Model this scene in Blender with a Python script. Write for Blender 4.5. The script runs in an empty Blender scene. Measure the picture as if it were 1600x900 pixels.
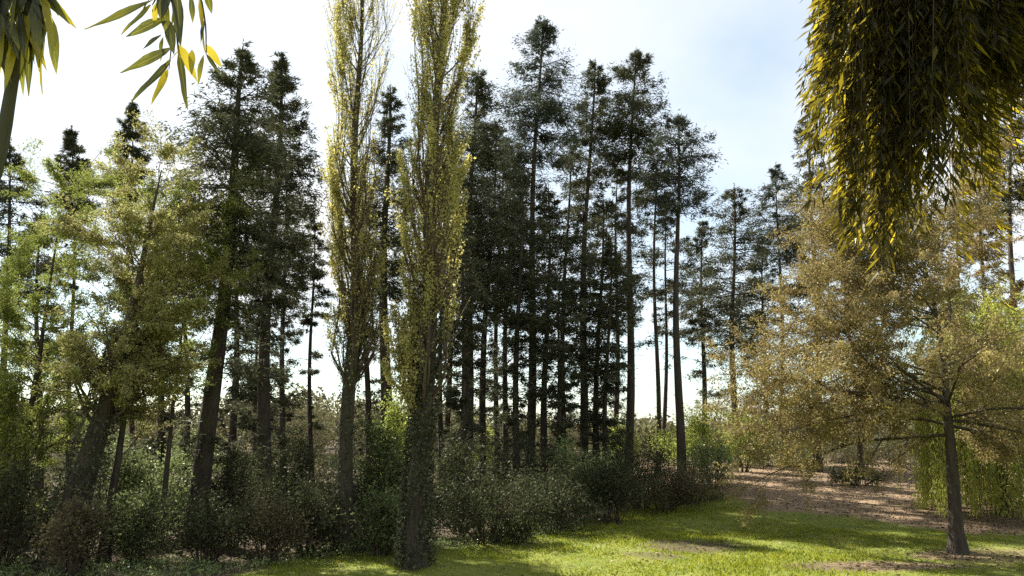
import bpy, math
import numpy as np
from mathutils import Vector

# ---------------------------------------------------------------- camera, sky, sun, exposure
S = bpy.context.scene
COL = S.collection
F_PX, CAM_H, PITCH = 1100.0, 4.2, math.radians(11.3)
cam = bpy.data.cameras.new('camera')
cam.sensor_width = 36.0
cam.lens = 36.0 * F_PX / 1600.0
cam.clip_start, cam.clip_end = 0.05, 3000
cam_o = bpy.data.objects.new('camera', cam)
cam_o.location = (0, 0, CAM_H)
cam_o.rotation_euler = (math.pi / 2 + PITCH, 0, 0)
COL.objects.link(cam_o)
S.camera = cam_o

SUN_AZ, SUN_EL = math.radians(-44), math.radians(47)      # azimuth from +Y, negative = to the left
SUN_DIR = np.array([math.sin(SUN_AZ) * math.cos(SUN_EL), math.cos(SUN_AZ) * math.cos(SUN_EL), math.sin(SUN_EL)])
W = bpy.data.worlds.new('World'); S.world = W; W.use_nodes = True
nt = W.node_tree; nt.nodes.clear()
def wn(t, **k):
    n = nt.nodes.new(t)
    for a, v in k.items(): setattr(n, a, v)
    return n
sky = wn('ShaderNodeTexSky', sky_type='NISHITA')
sky.sun_disc = False; sky.sun_elevation = SUN_EL; sky.sun_rotation = SUN_AZ
sky.air_density = 1.0; sky.dust_density = 0.7; sky.ozone_density = 0.35
bg = wn('ShaderNodeBackground'); bg.inputs['Strength'].default_value = 0.066
bgc = wn('ShaderNodeBackground'); bgc.inputs['Color'].default_value = (1.0, 1.0, 1.0, 1); bgc.inputs['Strength'].default_value = 0.36
tc = wn('ShaderNodeTexCoord')
sep = wn('ShaderNodeSeparateXYZ'); nt.links.new(tc.outputs['Generated'], sep.inputs[0])
zz = wn('ShaderNodeMath', operation='MAXIMUM'); nt.links.new(sep.outputs['Z'], zz.inputs[0]); zz.inputs[1].default_value = 0.0
za = wn('ShaderNodeMath', operation='ADD'); nt.links.new(zz.outputs[0], za.inputs[0]); za.inputs[1].default_value = 0.25
dx = wn('ShaderNodeMath', operation='DIVIDE'); nt.links.new(sep.outputs['X'], dx.inputs[0]); nt.links.new(za.outputs[0], dx.inputs[1])
dy = wn('ShaderNodeMath', operation='DIVIDE'); nt.links.new(sep.outputs['Y'], dy.inputs[0]); nt.links.new(za.outputs[0], dy.inputs[1])
cmb = wn('ShaderNodeCombineXYZ'); nt.links.new(dx.outputs[0], cmb.inputs[0]); nt.links.new(dy.outputs[0], cmb.inputs[1])
cmb.inputs[2].default_value = 5.48
cn = wn('ShaderNodeTexNoise'); cn.inputs['Scale'].default_value = 0.6; cn.inputs['Detail'].default_value = 7; cn.inputs['Roughness'].default_value = 0.55
nt.links.new(cmb.outputs[0], cn.inputs['Vector'])
cr = wn('ShaderNodeMapRange'); cr.inputs['From Min'].default_value = 0.46; cr.inputs['From Max'].default_value = 0.68; cr.clamp = True
cr.inputs['To Min'].default_value = 0.36; cr.inputs['To Max'].default_value = 1.0
nt.links.new(cn.outputs['Fac'], cr.inputs['Value'])
mx = wn('ShaderNodeMixShader'); wo = wn('ShaderNodeOutputWorld')
nt.links.new(cr.outputs[0], mx.inputs[0]); nt.links.new(bg.outputs[0], mx.inputs[1]); nt.links.new(bgc.outputs[0], mx.inputs[2])
tint = wn('ShaderNodeMix', data_type='RGBA', blend_type='MULTIPLY'); tint.inputs[0].default_value = 1; tint.inputs[7].default_value = (.9, 1.04, 1.0, 1)
nt.links.new(sky.outputs[0], tint.inputs[6]); nt.links.new(tint.outputs[2], bg.inputs['Color']); nt.links.new(mx.outputs[0], wo.inputs['Surface'])

sl = bpy.data.lights.new('sun', 'SUN'); sl.energy = 5.0; sl.angle = math.radians(0.53); sl.color = (1.0, 0.95, 0.85)
so = bpy.data.objects.new('sun', sl); COL.objects.link(so)
so.rotation_euler = Vector(SUN_DIR).to_track_quat('Z', 'Y').to_euler(); so.location = (-30, 60, 60)
vs = S.view_settings
vs.view_transform = 'Standard'; vs.look = 'None'; vs.exposure = 1.7; vs.gamma = 1.0; vs.use_curve_mapping = False
cy = S.cycles
cy.max_bounces = 6; cy.diffuse_bounces = 3; cy.glossy_bounces = 2; cy.transmission_bounces = 4; cy.transparent_max_bounces = 4
cy.caustics_reflective = False; cy.caustics_refractive = False
cy.use_denoising = False; cy.sample_clamp_indirect = 4.0

# ---------------------------------------------------------------- helpers
def ray(u, v):
    a, b = (u - 800) / F_PX, (v - 450) / F_PX
    c, s = math.cos(PITCH), math.sin(PITCH)
    return np.array([a, c + b * s, s - b * c])
def at(u, v, Y):
    """the place seen at photo point u, v that stands Y metres ahead"""
    d = ray(u, v); k = Y / d[1]
    return np.array([d[0] * k, Y, CAM_H + d[2] * k])
def xat(u, v, Y): return at(u, v, Y)[0]
def zat(v, Y): return at(800, v, Y)[2]
def ground_at(u, v):
    d = ray(u, v); k = -CAM_H / d[2]
    return d[0] * k, d[1] * k
def ground_z(x, y):
    x = np.asarray(x, float); y = np.asarray(y, float)
    bank = 2.6 * np.clip(1 - np.clip(y, 0, None) / 15.0, 0, 1) ** 1.6
    und = 0.06 * np.sin(x * 0.37 + 1.3) * np.sin(y * 0.29) + 0.03 * np.sin(x * 0.9 + y * 0.7)
    rise = .05 * np.clip(y - 33, 0, 26) * np.clip((x - 8) / 4, 0, 1)
    return bank + und + rise
rng = np.random.default_rng(11)
def unit(a): return a / (np.linalg.norm(a, axis=-1, keepdims=True) + 1e-9)
def perp_to(t, g):
    r = g.normal(size=t.shape); r -= (r * t).sum(-1, keepdims=True) * t
    return unit(r)

def mesh_quads(name, V, Q):
    V = np.ascontiguousarray(V, np.float32); Q = np.ascontiguousarray(Q, np.int32)
    me = bpy.data.meshes.new(name)
    n, k = Q.shape
    me.vertices.add(len(V)); me.vertices.foreach_set('co', V.ravel())
    me.loops.add(n * k); me.loops.foreach_set('vertex_index', Q.ravel())
    me.polygons.add(n); me.polygons.foreach_set('loop_start', np.arange(0, n * k, k, dtype=np.int32))
    me.update(calc_edges=True)
    return me
def obj(name, me, mat, parent=None, smooth=False, loc=None):
    if mat and not me.materials: me.materials.append(mat)
    if smooth: me.polygons.foreach_set('use_smooth', np.ones(len(me.polygons), bool))
    o = bpy.data.objects.new(name, me); COL.objects.link(o)
    if parent is not None: o.parent = parent
    if loc is not None: o.location = loc
    return o
def tag(o, label, cat=None, group=None, kind=None):
    o['label'] = label
    if cat: o['category'] = cat
    if group: o['group'] = group
    if kind: o['kind'] = kind
    return o
def thing(name, loc, label, cat, group=None):
    o = bpy.data.objects.new(name, None); o.empty_display_size = 0.3; COL.objects.link(o); o.location = loc
    return tag(o, label, cat, group)
def stuff(o): o['kind'] = 'stuff'; return o

def tubes(P, R, sides=5, twist=None):
    """P n x K x 3 paths, R n x K radii -> one vertex and quad array"""
    n, K, _ = P.shape
    T = np.empty_like(P); T[:, 1:-1] = P[:, 2:] - P[:, :-2]; T[:, 0] = P[:, 1] - P[:, 0]; T[:, -1] = P[:, -1] - P[:, -2]
    T = unit(T)
    ref = np.where(np.abs(T[:, :1, 2:3]) > 0.9, np.array([1., 0, 0]), np.array([0, 0, 1.]))
    A = unit(np.cross(T, np.broadcast_to(ref, T.shape))); B = np.cross(T, A)
    th = np.linspace(0, 2 * np.pi, sides, endpoint=False)
    V = P[:, :, None] + R[:, :, None, None] * (A[:, :, None] * np.cos(th)[:, None] + B[:, :, None] * np.sin(th)[:, None])
    idx = np.arange(n * K * sides).reshape(n, K, sides)
    a = idx[:, :-1]; b = idx[:, 1:]
    Q = np.stack([a, np.roll(a, -1, 2), np.roll(b, -1, 2), b], -1).reshape(-1, 4)
    return V.reshape(-1, 3), Q
def join(parts):
    Vs, Qs, o = [], [], 0
    for V, Q in parts:
        Vs.append(V); Qs.append(Q + o); o += len(V)
    return np.concatenate(Vs), np.concatenate(Qs)
def bark_tube(path, rad, sides, g, flute=0.10):
    """a trunk: rings of the path pushed in and out for a fluted, uneven outline"""
    V, Q = tubes(path[None], rad[None], sides)
    K = len(path)
    ph = g.uniform(0, 6.28, 3)
    th = np.linspace(0, 2 * np.pi, sides, endpoint=False)[None]
    kk = np.arange(K)[:, None]
    f = 1 + flute * (np.sin(3 * th + ph[0] + kk * .25) * .6 + np.sin(5 * th + ph[1] - kk * .4) * .5) + g.normal(0, flute * .25, (K, sides))
    V = V.reshape(K, sides, 3); c = path[:, None]
    return (c + (V - c) * f[..., None]).reshape(-1, 3), Q
def leaf_quads(C, D, L, Wd, g, fold=0.25, N=None, quad=False):
    """leaves: base at C, axis D, length L, width Wd; rhombic when quad, else one pointed face each (for what is over 20 m away)"""
    n = len(C)
    L = np.broadcast_to(L, (n,))[:, None]; Wd = np.broadcast_to(Wd, (n,))[:, None]
    s = perp_to(D, g) if N is None else unit(np.cross(D, N))
    if not quad:
        b = C + D * L * g.uniform(.05, .35, (n, 1))
        return np.stack([b + s * Wd * .5, C + D * L, C - s * Wd * .5], 1).reshape(-1, 3), np.arange(3 * n).reshape(n, 3)
    up = np.cross(D, s)
    m = C + D * L * 0.42 + up * Wd * fold * g.uniform(-1, 1, (n, 1))
    V = np.stack([C, m + s * Wd * .5, C + D * L - up * L * g.uniform(-.12, .12, (n, 1)), m - s * Wd * .5], 1).reshape(-1, 3)
    return V, np.arange(4 * n).reshape(n, 4)
def spawn(P, R, n, t0, t1, length, ang, K, g, up=0.0, wig=0.15, ratio=0.55, tip=0.2, rmin=0.004, az=None, tt=None, pick=None):
    """n child paths growing from the given parent paths; length is a number, (lo, hi) or a function of the start points"""
    m, Kp, _ = P.shape
    if pick is None:
        w = np.linalg.norm(P[:, -1] - P[:, 0], axis=1); pick = g.choice(m, n, p=w / w.sum())
    t = g.uniform(t0, t1, n) if tt is None else tt
    f = t * (Kp - 1); i = np.minimum(f.astype(int), Kp - 2); fr = (f - i)[:, None]
    p = P[pick, i] * (1 - fr) + P[pick, i + 1] * fr
    tan = unit(P[pick, i + 1] - P[pick, i])
    r0 = (R[pick, i] * (1 - fr[:, 0]) + R[pick, i + 1] * fr[:, 0]) * ratio
    a = g.uniform(*ang, n)[:, None] if isinstance(ang, tuple) else np.asarray(ang)[:, None]
    if az is None: pr = perp_to(tan, g)
    else:
        h = np.stack([np.cos(az), np.sin(az), np.zeros(n)], 1); pr = unit(h - (h * tan).sum(1, keepdims=True) * tan)
    d = unit(np.cos(a) * tan + np.sin(a) * pr)
    if callable(length): Lg = length(p, d, t)
    elif isinstance(length, tuple): Lg = g.uniform(*length, n)
    else: Lg = np.broadcast_to(length, (n,))
    out = np.empty((n, K, 3)); out[:, 0] = p
    for k in range(1, K):
        p = p + d * (Lg / (K - 1))[:, None]; out[:, k] = p
        d = unit(d + np.stack([np.zeros(n), np.zeros(n), np.broadcast_to(up, (n,)) / (K - 1)], 1) + g.normal(0, wig, (n, 3)))
    Rr = np.maximum(r0[:, None] * np.linspace(1, tip, K), rmin)
    return out, Rr
def on_paths(P, n, g, t0=0.0, t1=1.0, power=1.0, clump=None):
    m, K, _ = P.shape
    w = np.linalg.norm(P[:, -1] - P[:, 0], axis=1)
    if clump: w = w * g.gamma(clump, 1, m)
    j = g.choice(m, n, p=w / w.sum())
    t = t0 + (t1 - t0) * g.random(n) ** power
    f = t * (K - 1); i = np.minimum(f.astype(int), K - 2); fr = (f - i)[:, None]
    return P[j, i] * (1 - fr) + P[j, i + 1] * fr, unit(P[j, i + 1] - P[j, i]), j

# ---------------------------------------------------------------- materials
def mat_new(name):
    m = bpy.data.materials.new(name); m.use_nodes = True; t = m.node_tree; t.nodes.clear()
    return m, t, t.nodes.new('ShaderNodeOutputMaterial')
def lin(c): return tuple(((x / 255) / 12.92 if x / 255 <= .04045 else ((x / 255 + .055) / 1.055) ** 2.4) for x in c) + (1,)
def leaf_mat(name, stops, trans=0.4, tcol=None, gloss=0.06, rough=0.5, clump=0.0):
    """leaf surface: diffuse + light through the blade + a little sheen; stops = (position, linear colour) picked per leaf"""
    m, t, out = mat_new(name)
    geo = t.nodes.new('ShaderNodeNewGeometry')
    ramp = t.nodes.new('ShaderNodeValToRGB'); cr_ = ramp.color_ramp
    while len(cr_.elements) < len(stops): cr_.elements.new(0.5)
    for e, (p, c) in zip(cr_.elements, stops): e.position = p; e.color = tuple(c) + (1,)
    fac = geo.outputs['Random Per Island']
    if clump > 0:                                              # shoots differ in colour from clump to clump as well
        tc_ = t.nodes.new('ShaderNodeTexCoord'); nz = t.nodes.new('ShaderNodeTexNoise'); nz.inputs['Scale'].default_value = 1.1; nz.inputs['Detail'].default_value = 2
        t.links.new(tc_.outputs['Object'], nz.inputs['Vector'])
        mr = t.nodes.new('ShaderNodeMapRange'); mr.inputs['From Min'].default_value = .3; mr.inputs['From Max'].default_value = .7
        t.links.new(nz.outputs['Fac'], mr.inputs['Value'])
        mf = t.nodes.new('ShaderNodeMix'); mf.inputs[0].default_value = clump
        t.links.new(fac, mf.inputs[2]); t.links.new(mr.outputs[0], mf.inputs[3]); fac = mf.outputs[0]
    t.links.new(fac, ramp.inputs[0])
    d = t.nodes.new('ShaderNodeBsdfDiffuse'); tr = t.nodes.new('ShaderNodeBsdfTranslucent'); gl = t.nodes.new('ShaderNodeBsdfGlossy')
    gl.inputs['Roughness'].default_value = rough; gl.inputs['Color'].default_value = (.8, .82, .75, 1)
    t.links.new(ramp.outputs[0], d.inputs[0])
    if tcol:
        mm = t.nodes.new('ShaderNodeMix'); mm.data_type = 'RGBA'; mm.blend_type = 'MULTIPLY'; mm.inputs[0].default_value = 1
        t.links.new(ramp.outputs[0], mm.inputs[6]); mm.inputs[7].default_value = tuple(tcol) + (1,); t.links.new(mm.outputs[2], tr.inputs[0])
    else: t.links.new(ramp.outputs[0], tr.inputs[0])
    a = t.nodes.new('ShaderNodeMixShader'); a.inputs[0].default_value = trans
    b = t.nodes.new('ShaderNodeMixShader'); b.inputs[0].default_value = gloss * .3
    t.links.new(d.outputs[0], a.inputs[1]); t.links.new(tr.outputs[0], a.inputs[2])
    t.links.new(a.outputs[0], b.inputs[1]); t.links.new(gl.outputs[0], b.inputs[2]); t.links.new(b.outputs[0], out.inputs[0])
    return m
def bark_mat(name, c1, c2, c3, scale=6.0, stretch=0.18, bump=0.6):
    m, t, out = mat_new(name)
    tc_ = t.nodes.new('ShaderNodeTexCoord'); mp = t.nodes.new('ShaderNodeMapping'); mp.inputs['Scale'].default_value = (1, 1, stretch)
    t.links.new(tc_.outputs['Object'], mp.inputs[0])
    n1 = t.nodes.new('ShaderNodeTexNoise'); n1.inputs['Scale'].default_value = scale; n1.inputs['Detail'].default_value = 6; n1.inputs['Roughness'].default_value = .65
    vo = t.nodes.new('ShaderNodeTexVoronoi'); vo.inputs['Scale'].default_value = scale * 2.2
    n2 = t.nodes.new('ShaderNodeTexNoise'); n2.inputs['Scale'].default_value = .8; n2.inputs['Detail'].default_value = 3
    for n in (n1, vo): t.links.new(mp.outputs[0], n.inputs['Vector'])
    t.links.new(tc_.outputs['Object'], n2.inputs['Vector'])
    r = t.nodes.new('ShaderNodeValToRGB'); r.color_ramp.elements[0].position = .32; r.color_ramp.elements[1].position = .68
    r.color_ramp.elements[0].color = tuple(c1) + (1,); r.color_ramp.elements[1].color = tuple(c2) + (1,)
    t.links.new(n1.outputs['Fac'], r.inputs[0])
    mr = t.nodes.new('ShaderNodeMapRange'); mr.inputs['From Min'].default_value = .52; mr.inputs['From Max'].default_value = .66
    mr.inputs['To Max'].default_value = .7
    t.links.new(n2.outputs['Fac'], mr.inputs['Value'])
    mm = t.nodes.new('ShaderNodeMix'); mm.data_type = 'RGBA'; t.links.new(mr.outputs[0], mm.inputs[0])
    t.links.new(r.outputs[0], mm.inputs[6]); mm.inputs[7].default_value = tuple(c3) + (1,)
    ad = t.nodes.new('ShaderNodeMath'); ad.operation = 'ADD'; t.links.new(n1.outputs['Fac'], ad.inputs[0]); t.links.new(vo.outputs['Distance'], ad.inputs[1])
    bp = t.nodes.new('ShaderNodeBump'); bp.inputs['Strength'].default_value = bump; bp.inputs['Distance'].default_value = .05
    t.links.new(ad.outputs[0], bp.inputs['Height'])
    p = t.nodes.new('ShaderNodeBsdfPrincipled'); p.inputs['Roughness'].default_value = .9
    p.inputs['Specular IOR Level'].default_value = .2
    t.links.new(mm.outputs[2], p.inputs['Base Color']); t.links.new(bp.outputs[0], p.inputs['Normal']); t.links.new(p.outputs[0], out.inputs[0])
    return m
M = {}
M['fir_bark'] = bark_mat('fir_bark', (.028, .021, .017), (.075, .057, .046), (.055, .057, .036))
M['oak_bark'] = bark_mat('oak_bark', (.03, .023, .018), (.082, .063, .05), (.06, .064, .036), 9)
M['poplar_bark'] = bark_mat('poplar_bark', (.033, .026, .020), (.09, .074, .058), (.062, .065, .036), 8)
M['twig'] = bark_mat('twig', (.05, .036, .026), (.12, .085, .06), (.09, .085, .05), 12, .6, .2)
M['needles'] = leaf_mat('needles', [(0, (.042, .042, .024)), (.5, (.066, .070, .038)), (.85, (.095, .10, .048)), (1, (.13, .11, .06))], .32, None, .05, .5, .35)
M['needles_blue'] = leaf_mat('needles_blue', [(0, (.042, .048, .036)), (.6, (.068, .078, .056)), (1, (.10, .11, .072))], .32, None, .05, .5, .35)
M['poplar'] = leaf_mat('poplar', [(0, (.23, .22, .09)), (.35, (.37, .35, .15)), (.75, (.50, .46, .19)), (1, (.58, .48, .14))], .55, (1.1, 1.06, .8), .05, .4, .45)
M['ivy'] = leaf_mat('ivy', [(0, (.04, .04, .022)), (.6, (.062, .066, .032)), (1, (.11, .115, .05))], .28, None, .12, .5)
M['spring_green'] = leaf_mat('spring_green', [(0, (.10, .12, .028)), (.5, (.18, .21, .048)), (1, (.30, .31, .075))], .55, None, .04, .5, .5)
M['catkin'] = leaf_mat('catkin', [(0, (.14, .115, .05)), (.4, (.25, .225, .09)), (.65, (.33, .32, .11)), (1, (.30, .36, .08))], .5, None, .04, .5, .4)
M['bronze'] = leaf_mat('bronze', [(0, (.10, .077, .038)), (.4, (.205, .16, .066)), (.75, (.33, .26, .09)), (1, (.34, .32, .10))], .45, None, .05, .45, .45)
M['larch_tan'] = leaf_mat('larch_tan', [(0, (.13, .085, .035)), (.5, (.24, .17, .065)), (1, (.33, .27, .10))], .45, None, .04, .5, .4)
M['willow'] = leaf_mat('willow', [(0, (.24, .26, .055)), (.5, (.38, .40, .08)), (1, (.50, .50, .12))], .55, None, .04, .5, .3)
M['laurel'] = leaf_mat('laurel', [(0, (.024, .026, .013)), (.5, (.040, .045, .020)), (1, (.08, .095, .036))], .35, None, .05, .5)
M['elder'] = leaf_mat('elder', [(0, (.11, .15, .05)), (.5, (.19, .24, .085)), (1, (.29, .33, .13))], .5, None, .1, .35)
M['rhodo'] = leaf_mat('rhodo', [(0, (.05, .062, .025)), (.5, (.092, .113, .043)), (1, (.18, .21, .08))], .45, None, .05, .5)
M['bramble'] = leaf_mat('bramble', [(0, (.06, .05, .03)), (.5, (.11, .09, .048)), (1, (.16, .15, .065))], .35, None, .06, .4)
M['yellow_shrub'] = leaf_mat('yellow_shrub', [(0, (.16, .20, .04)), (.5, (.27, .32, .06)), (1, (.38, .42, .09))], .55, None, .05, .45)
M['scrub'] = leaf_mat('scrub', [(0, (.035, .034, .018)), (.5, (.065, .064, .028)), (1, (.11, .125, .045))], .38, None, .03, .5, .6)
M['wood_far'] = leaf_mat('wood_far', [(0, (.07, .065, .04)), (.5, (.13, .115, .06)), (1, (.17, .19, .075))], .35, None, .03, .5, .6)
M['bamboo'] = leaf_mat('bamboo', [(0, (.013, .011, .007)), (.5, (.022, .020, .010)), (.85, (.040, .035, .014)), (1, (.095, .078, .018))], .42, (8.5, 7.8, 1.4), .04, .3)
M['bay'] = leaf_mat('bay', [(0, (.03, .034, .012)), (.6, (.055, .06, .018)), (1, (.09, .09, .025))], .4, (1.6, 1.6, .7), .12, .3)
M['bay_yellow'] = leaf_mat('bay_yellow', [(0, (.26, .25, .035)), (1, (.42, .34, .04))], .6, (1.2, 1.1, .6), .08, .3)
def blotched_leaf(name):
    m, t, out = mat_new(name)
    tc_ = t.nodes.new('ShaderNodeTexCoord'); oi = t.nodes.new('ShaderNodeObjectInfo'); sp = t.nodes.new('ShaderNodeSeparateXYZ')
    t.links.new(tc_.outputs['Generated'], sp.inputs[0])
    nz = t.nodes.new('ShaderNodeTexNoise'); nz.inputs['Scale'].default_value = 5; nz.inputs['Detail'].default_value = 5; nz.noise_dimensions = '4D'
    t.links.new(tc_.outputs['Generated'], nz.inputs['Vector']); t.links.new(oi.outputs['Random'], nz.inputs['W'])
    def mth(op, a, b):
        n = t.nodes.new('ShaderNodeMath'); n.operation = op
        for i, x in enumerate((a, b)):
            if isinstance(x, (int, float)): n.inputs[i].default_value = x
            else: t.links.new(x, n.inputs[i])
        return n.outputs[0]
    age = mth('ADD', mth('MULTIPLY', sp.outputs['X'], .36), mth('MULTIPLY', nz.outputs['Fac'], .5))
    age = mth('ADD', age, mth('MULTIPLY', oi.outputs['Random'], .36))
    rp = t.nodes.new('ShaderNodeValToRGB'); cr2 = rp.color_ramp
    for _ in range(2): cr2.elements.new(.5)
    for e, (p_, c_) in zip(cr2.elements, ((.0, (.026, .028, .012)), (.62, (.05, .055, .016)), (.88, (.15, .15, .022)), (1.0, (.36, .27, .03)))): e.position = p_; e.color = c_ + (1,)
    t.links.new(age, rp.inputs[0])
    rib = mth('LESS_THAN', mth('ABSOLUTE', mth('SUBTRACT', sp.outputs['Y'], .5), 0), .035)
    mm = t.nodes.new('ShaderNodeMix'); mm.data_type = 'RGBA'; t.links.new(mth('MULTIPLY', rib, .5), mm.inputs[0]); t.links.new(rp.outputs[0], mm.inputs[6]); mm.inputs[7].default_value = (.18, .17, .06, 1)
    d = t.nodes.new('ShaderNodeBsdfDiffuse'); tr = t.nodes.new('ShaderNodeBsdfTranslucent'); gl = t.nodes.new('ShaderNodeBsdfGlossy'); gl.inputs['Roughness'].default_value = .4
    tm = t.nodes.new('ShaderNodeMix'); tm.data_type = 'RGBA'; tm.blend_type = 'MULTIPLY'; tm.inputs[0].default_value = 1; tm.inputs[7].default_value = (1.7, 1.6, .7, 1)
    t.links.new(mm.outputs[2], tm.inputs[6]); t.links.new(mm.outputs[2], d.inputs[0]); t.links.new(tm.outputs[2], tr.inputs[0])
    a = t.nodes.new('ShaderNodeMixShader'); a.inputs[0].default_value = .5; b = t.nodes.new('ShaderNodeMixShader'); b.inputs[0].default_value = .03
    t.links.new(d.outputs[0], a.inputs[1]); t.links.new(tr.outputs[0], a.inputs[2]); t.links.new(a.outputs[0], b.inputs[1]); t.links.new(gl.outputs[0], b.inputs[2]); t.links.new(b.outputs[0], out.inputs[0])
    return m
M['bay'] = blotched_leaf('bay')
M['grass_blade'] = leaf_mat('grass_blade', [(0, (.11, .135, .018)), (.5, (.21, .235, .03)), (.85, (.31, .31, .05)), (1, (.36, .30, .10))], .45, (1.1, 1.1, .6), .05, .4, .5)
M['litter'] = leaf_mat('litter', [(0, (.06, .042, .026)), (.5, (.14, .098, .058)), (1, (.29, .21, .12))], .1, None, .04, .5)

# ---------------------------------------------------------------- ground
def wob(x, y, s=1.0, seed=0):
    g = np.random.default_rng(seed); o = np.zeros(np.broadcast(x, y).shape)
    for f in (.35, .7, 1.3, 2.4, 4.1):
        a, b, c = g.uniform(0, 6.28, 3)
        o += np.sin(f * s * (x * np.cos(a) + y * np.sin(a)) + b) * np.sin(f * s * (y * np.cos(a + 1.1) - x * np.sin(a + 1.1)) + c) / f ** .5
    return o / 2.2
EDGE = np.array([ground_at(u, v) for u, v in ((395, 885), (480, 868), (600, 862), (700, 858), (820, 842), (900, 822), (965, 798), (1010, 778), (1060, 768), (1110, 776), (1160, 800), (1250, 806), (1350, 812), (1440, 824), (1500, 832), (1600, 830))])
def grass_mask(x, y):
    yb = np.interp(x, EDGE[:, 0], EDGE[:, 1], left=16, right=29.5)
    m = np.clip((yb - y + 1.0 * wob(x, y, 1.2, 5)) / 1.3 + .5, 0, 1)
    for (u, v, rx, ry, k) in ((1085, 853, 1.7, 1.2, .85), (1350, 884, 2.6, .8, .95), (1020, 868, 1.0, .8, .6), (1480, 868, 1.2, .8, .8), (1570, 870, 2.4, 1.6, .55)):
        px, py = ground_at(u, v)
        q = ((x - px) / rx) ** 2 + ((y - py) / ry) ** 2 + .5 * wob(x, y, 2.2, 9)
        m = m * (1 - k * np.clip(1.5 - q, 0, 1))
    return m
def mulch_mask(x, y):
    e = np.clip((x - 8.5 + .12 * (y - 36) + 1.2 * wob(x, y, .8, 3)) / 2.5, 0, 1)
    return e * np.clip((62 - y) / 6 + .5 + wob(x, y, .5, 4), 0, 1)
def axis(a, b, step, far):
    c = np.arange(a, b + step, step); k = np.geomspace(step, far, 26)
    return np.concatenate([a - np.cumsum(k)[::-1], c, b + np.cumsum(k)])
gx, gy = axis(-24, 26, .3, 110), axis(15, 50, .3, 110)
GX, GY = np.meshgrid(gx, gy); GZ = ground_z(GX, GY)
dist = np.hypot(GX, GY - 40)
GZ = GZ + np.where(GY > 140, 0.012 * (GY - 140), 0)
nx, ny = len(gx), len(gy)
ii = np.arange(nx * ny).reshape(ny, nx)
Q = np.stack([ii[:-1, :-1], ii[:-1, 1:], ii[1:, 1:], ii[1:, :-1]], -1).reshape(-1, 4)
me = mesh_quads('ground', np.stack([GX, GY, GZ], -1).reshape(-1, 3), Q)
for nm, fn in (('grassy', grass_mask), ('mulchy', mulch_mask)):
    at_ = me.attributes.new(nm, 'FLOAT', 'POINT'); at_.data.foreach_set('value', fn(GX, GY).ravel().astype(np.float32))
m, t, out = mat_new('ground_soil')
def N(t_, kind, **k):
    n = t_.nodes.new(kind)
    for a, v in k.items():
        if a in n.inputs: n.inputs[a].default_value = v
        else: setattr(n, a, v)
    return n
tcg = N(t, 'ShaderNodeTexCoord')
def ramp2(t_, fac, c1, c2, p1=.35, p2=.65):
    r = N(t_, 'ShaderNodeValToRGB'); e = r.color_ramp.elements
    e[0].position, e[1].position = p1, p2; e[0].color = tuple(c1) + (1,); e[1].color = tuple(c2) + (1,)
    t_.links.new(fac, r.inputs[0]); return r.outputs[0]
def mixc(t_, f, a, b):
    q = N(t_, 'ShaderNodeMix', data_type='RGBA')
    if hasattr(f, 'links'): t_.links.new(f, q.inputs[0])
    else: q.inputs[0].default_value = f
    t_.links.new(a, q.inputs[6]); t_.links.new(b, q.inputs[7]); return q.outputs[2]
nf = N(t, 'ShaderNodeTexNoise', Scale=6.0, Detail=8.0, Roughness=.7); t.links.new(tcg.outputs['Object'], nf.inputs['Vector'])
nc = N(t, 'ShaderNodeTexNoise', Scale=.6, Detail=5.0, Roughness=.6); t.links.new(tcg.outputs['Object'], nc.inputs['Vector'])
nv = N(t, 'ShaderNodeTexVoronoi', Scale=14.0); t.links.new(tcg.outputs['Object'], nv.inputs['Vector'])
soil = ramp2(t, nf.outputs['Fac'], (.030, .022, .016), (.085, .06, .042))
soil = mixc(t, nc.outputs['Fac'], soil, ramp2(t, nv.outputs['Distance'], (.05, .045, .022), (.09, .065, .04), .1, .6))
mul = ramp2(t, nf.outputs['Fac'], (.12, .082, .05), (.29, .205, .125))
grs = ramp2(t, nf.outputs['Fac'], (.09, .105, .018), (.20, .21, .035))
grs = mixc(t, .45, grs, ramp2(t, nc.outputs['Fac'], (.07, .11, .015), (.17, .18, .04), .4, .62))
aM = N(t, 'ShaderNodeAttribute', attribute_name='mulchy'); aG = N(t, 'ShaderNodeAttribute', attribute_name='grassy')
c = mixc(t, aG.outputs['Fac'], mixc(t, aM.outputs['Fac'], soil, mul), grs)
bp = N(t, 'ShaderNodeBump', Strength=.9, Distance=.06); t.links.new(nf.outputs['Fac'], bp.inputs['Height'])
p = N(t, 'ShaderNodeBsdfPrincipled', Roughness=.95); p.inputs['Specular IOR Level'].default_value = .15
t.links.new(c, p.inputs['Base Color']); t.links.new(bp.outputs[0], p.inputs['Normal']); t.links.new(p.outputs[0], out.inputs[0])
g_o = obj('ground', me, m, smooth=True); tag(g_o, 'grassy glade with bare woodland soil and bark mulch', kind='structure')

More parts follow.
